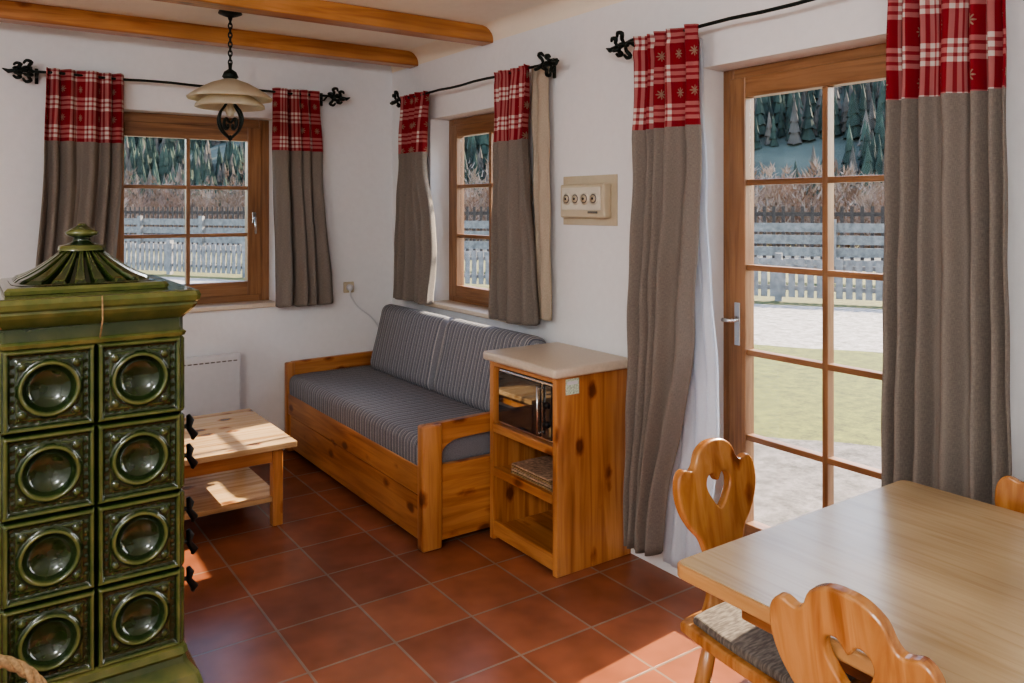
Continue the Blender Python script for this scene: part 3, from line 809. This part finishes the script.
# ------------------------------------------------------------ exterior
n_ = Vector((0.85, 0.53, 0)).normalized(); m_ = Vector((-n_.y, n_.x, 0))
def P(d, s, z): return Vector((n_.x*d+m_.x*s, n_.y*d+m_.y*s, z))
GZ = -0.15
def ground_mat():
    m, nt, b = newmat('garden_ground')
    tc = nt.nodes.new('ShaderNodeTexCoord')
    dt = N(nt, 'ShaderNodeVectorMath', operation='DOT_PRODUCT'); dt.inputs[1].default_value = n_
    nt.links.new(tc.outputs['Object'], dt.inputs[0])
    nz = N(nt, 'ShaderNodeTexNoise', Scale=0.8, Detail=5.0); nt.links.new(tc.outputs['Object'], nz.inputs['Vector'])
    ad = N(nt, 'ShaderNodeMath', operation='MULTIPLY_ADD'); ad.inputs[1].default_value = 0.6
    nt.links.new(nz.outputs[0], ad.inputs[0]); nt.links.new(dt.outputs['Value'], ad.inputs[2])
    dv = N(nt, 'ShaderNodeMath', operation='DIVIDE'); dv.inputs[1].default_value = 60.0
    nt.links.new(ad.outputs[0], dv.inputs[0])
    pav = (0.15, 0.13, 0.12); gr = (0.125, 0.13, 0.018); rd = (0.36, 0.32, 0.29); gr2 = (0.15, 0.14, 0.045)
    r = ramp(nt, [(0, pav), (6.3/60, gr), (10.2/60, rd), (14.4/60, gr2), (24/60, (0.2, 0.19, 0.16)), (30/60, gr2)], 'CONSTANT')
    nt.links.new(dv.outputs[0], r.inputs[0])
    n2 = N(nt, 'ShaderNodeTexNoise', Scale=7.0, Detail=9.0, Roughness=0.85); nt.links.new(tc.outputs['Object'], n2.inputs['Vector'])
    r2 = ramp(nt, [(0.38, (0.4, 0.4, 0.35)), (0.64, (1.45, 1.4, 1.4))]); nt.links.new(n2.outputs[0], r2.inputs[0])
    c = mixc(nt, 'MULTIPLY', 1.0, r.outputs[0], r2.outputs[0])
    nt.links.new(c, b.inputs['Base Color']); b.inputs['Roughness'].default_value = 0.95
    return m
b = B('garden_ground')
tb = bmesh.new(); vs = [tb.verts.new(p) for p in ((-60, -60, GZ), (130, -60, GZ), (130, 130, GZ), (-60, 130, GZ))]; tb.faces.new(vs)
b.add(tb, ground_mat()); b.done(O0)
greyw = plain('weathered_wood', (0.24, 0.215, 0.195), 0.9, noise=0.3, nscale=9)
darkw = plain('dark_fence_wood', (0.07, 0.052, 0.042), 0.9, noise=0.3, nscale=9)
def bx(b, d, s, w, t, z0, z1, mat):
    M = Matrix.Rotation(math.atan2(m_.y, m_.x), 4, 'Z')
    c = P(d, s, 0); b.box(c.x-w/2, c.x+w/2, c.y-t/2, c.y+t/2, z0, z1, mat, 0, rot=M)
b = B('picket_fence')
s = -6.0
while s < 24:
    bx(b, 14.8, s, 0.11, 0.02, GZ+0.08, 0.60+0.02*math.sin(s*9), greyw); s += 0.155
s = -6
while s < 24:
    bx(b, 14.84, s, 0.12, 0.12, GZ, 0.7, greyw); s += 2.4
bx(b, 14.85, 9, 30, 0.05, 0.05, 0.13, greyw); bx(b, 14.85, 9, 30, 0.05, 0.42, 0.5, greyw)
b.done()
b = B('board_fence')
for z in (0.15, 0.42, 0.69, 0.96): bx(b, 19, 12, 46, 0.04, z, z+0.2, greyw)
s = -10
while s < 34: bx(b, 18.93, s, 0.16, 0.1, GZ, 1.25, greyw); s += 2.6
b.done()
b = B('slat_fence')
s = -14
while s < 44: bx(b, 26, s, 0.10, 0.03, GZ, 1.55, darkw); s += 0.28
bx(b, 26.04, 15, 58, 0.05, 1.25, 1.37, darkw); bx(b, 26.04, 15, 58, 0.05, 0.4, 0.5, darkw)
b.done()
def rawmesh(name, vs, fs, mats, idx=None):
    me = bpy.data.meshes.new(name); me.from_pydata(vs, [], fs); me.update()
    for m in mats: me.materials.append(m)
    if idx: me.polygons.foreach_set('material_index', idx)
    ob = bpy.data.objects.new(name, me); scene.collection.objects.link(ob); return ob
vs = []; fs = []; idx = []
rnd = random.Random(3)
for i in range(900):
    d = rnd.uniform(29, 41); s = rnd.uniform(-22, 60); c = P(d, s, GZ)
    hh = rnd.uniform(1.6, 4.2)*(0.85+0.25*math.sin(s*0.5)+0.2*math.sin(s*1.3+2)); mi_ = rnd.choice((0, 0, 1))
    for k in range(150):
        a = rnd.uniform(0, 2*pi); t = rnd.random(); st = t*0.85*hh
        rad = hh*0.45*math.sin(pi*min(1, 0.15+0.85*t))*rnd.uniform(0.3, 1)
        p0 = c+Vector((math.cos(a)*rad*0.8, math.sin(a)*rad*0.8, st))
        p1 = p0+Vector((rnd.uniform(-0.2, 0.2), rnd.uniform(-0.2, 0.2), rnd.uniform(0.10, 0.45)))+Vector((math.cos(a), math.sin(a), 0))*0.15
        w = m_*rnd.uniform(0.02, 0.045); j = len(vs); vs += [tuple(p0-w), tuple(p0+w), tuple(p1)]; fs.append((j, j+1, j+2)); idx.append(mi_)
rawmesh('bare_shrubs', vs, fs, [plain('twig_bark', (0.20, 0.13, 0.09), 0.95, noise=0.35, nscale=0.5), plain('twig_bark_pale', (0.29, 0.21, 0.155), 0.95, noise=0.35, nscale=0.5)], idx)
def hz(d, s):
    base = max(0, d-60)*0.5; k = min(1, max(0, d-60)/20)
    return GZ-0.05+base+2.0*math.sin(s*0.07)*k+0.8*math.sin(s*0.31+d*0.2)*k
vs = []; fs = []; nd, ns = 40, 90
for i in range(nd+1):
    for j in range(ns+1):
        d = 55+i*2.2; s = -90+j*3.0; vs.append(tuple(P(d, s, hz(d, s))))
for i in range(nd):
    for j in range(ns):
        a = i*(ns+1)+j; fs.append((a, a+1, a+ns+2, a+ns+1))
idx = [0]*len(fs)
rnd = random.Random(11)
for i in range(18000):
    d = 60+82*rnd.random(); s = rnd.uniform(-85, 150)
    if math.sin(s*0.09+1.0)+math.sin(d*0.11+s*0.07) > 1.80: continue
    h = rnd.uniform(2.0, 4.8); r = h*rnd.uniform(0.17, 0.23); z0 = hz(d, s)-0.2; c = P(d, s, 0); mi_ = 1 if rnd.random() < 0.72 else 2
    for k in range(4):
        zb = z0+h*(0.08+0.22*k); zt = min(z0+h, zb+h*0.42); rr = r*(1-0.22*k); j = len(vs); a0 = rnd.random()
        vs.append((c.x, c.y, zt))
        for q in range(6):
            a = 2*pi*q/6+a0; e = rr*(1 if q % 2 else 0.7); vs.append((c.x+e*math.cos(a), c.y+e*math.sin(a), zb-(0.04*h if q % 2 else 0)))
        for q in range(6): fs.append((j, j+1+q, j+1+(q+1) % 6)); idx.append(mi_)
rawmesh('forested_hillside', vs, fs, [plain('hill_meadow', (0.085, 0.09, 0.065), 0.95, noise=0.5, nscale=0.15), plain('conifer_needles', (0.045, 0.06, 0.04), 0.95, noise=0.7, nscale=0.3),
                                      plain('larch_twigs', (0.13, 0.10, 0.075), 0.95, noise=0.5, nscale=0.3)], idx)

# ------------------------------------------------------------ light
EL = math.radians(32)
w = bpy.data.worlds.new('World'); scene.world = w; w.use_nodes = True
nt = w.node_tree; bg = nt.nodes['Background']
sky = nt.nodes.new('ShaderNodeTexSky'); sky.sky_type = 'NISHITA'; sky.sun_disc = False
sky.sun_elevation = EL; sky.sun_rotation = math.radians(92); sky.air_density = 1.0; sky.dust_density = 1.5
nt.links.new(sky.outputs[0], bg.inputs[0]); bg.inputs[1].default_value = 0.55
sd = Vector((-math.cos(EL), -0.08*math.cos(EL), -math.sin(EL))).normalized()
sl = bpy.data.lights.new('sun', 'SUN'); sl.energy = 11.0; sl.angle = math.radians(0.6); sl.color = (1.0, 0.84, 0.64)
so = bpy.data.objects.new('sun', sl); scene.collection.objects.link(so)
so.rotation_euler = sd.to_track_quat('-Z', 'Y').to_euler(); so.location = (20, 8, 15)
# added fill: two invented globe lamps, out of view, to brighten the room
for (lx, ly, e) in ((-0.9, -0.5, 60), (-1.2, 1.5, 28)):
    b = B('added_fill_lamp')
    b.lathe([(0.001, ZC), (0.07, ZC), (0.072, ZC-0.015), (0.03, ZC-0.025), (0.012, ZC-0.03), (0.012, 2.36), (0.05, 2.35), (0.055, 2.335), (0.001, 2.335)], (lx, ly, 0), iron, 24)
    fill_ob = b.done()
    pl = bpy.data.lights.new('fill_light', 'POINT'); pl.energy = e; pl.shadow_soft_size = 0.13; pl.color = (0.94, 0.96, 1.0)
    po = bpy.data.objects.new('fill_light', pl); scene.collection.objects.link(po); po.location = (lx, ly, 2.20)

# ------------------------------------------------------------ camera
cam = bpy.data.cameras.new('camera'); co = bpy.data.objects.new('camera', cam); scene.collection.objects.link(co)
co.location = (0, 0, 1.5); co.rotation_euler = (pi/2, 0, math.radians(-34.9))
cam.sensor_width = 36; cam.lens = 27.95; cam.shift_y = -0.1304; cam.clip_start = 0.05; cam.clip_end = 500
scene.camera = co
scene.view_settings.view_transform = 'AgX'
try: scene.view_settings.look = 'AgX - Medium High Contrast'
except Exception: pass
scene.view_settings.exposure = 0.72
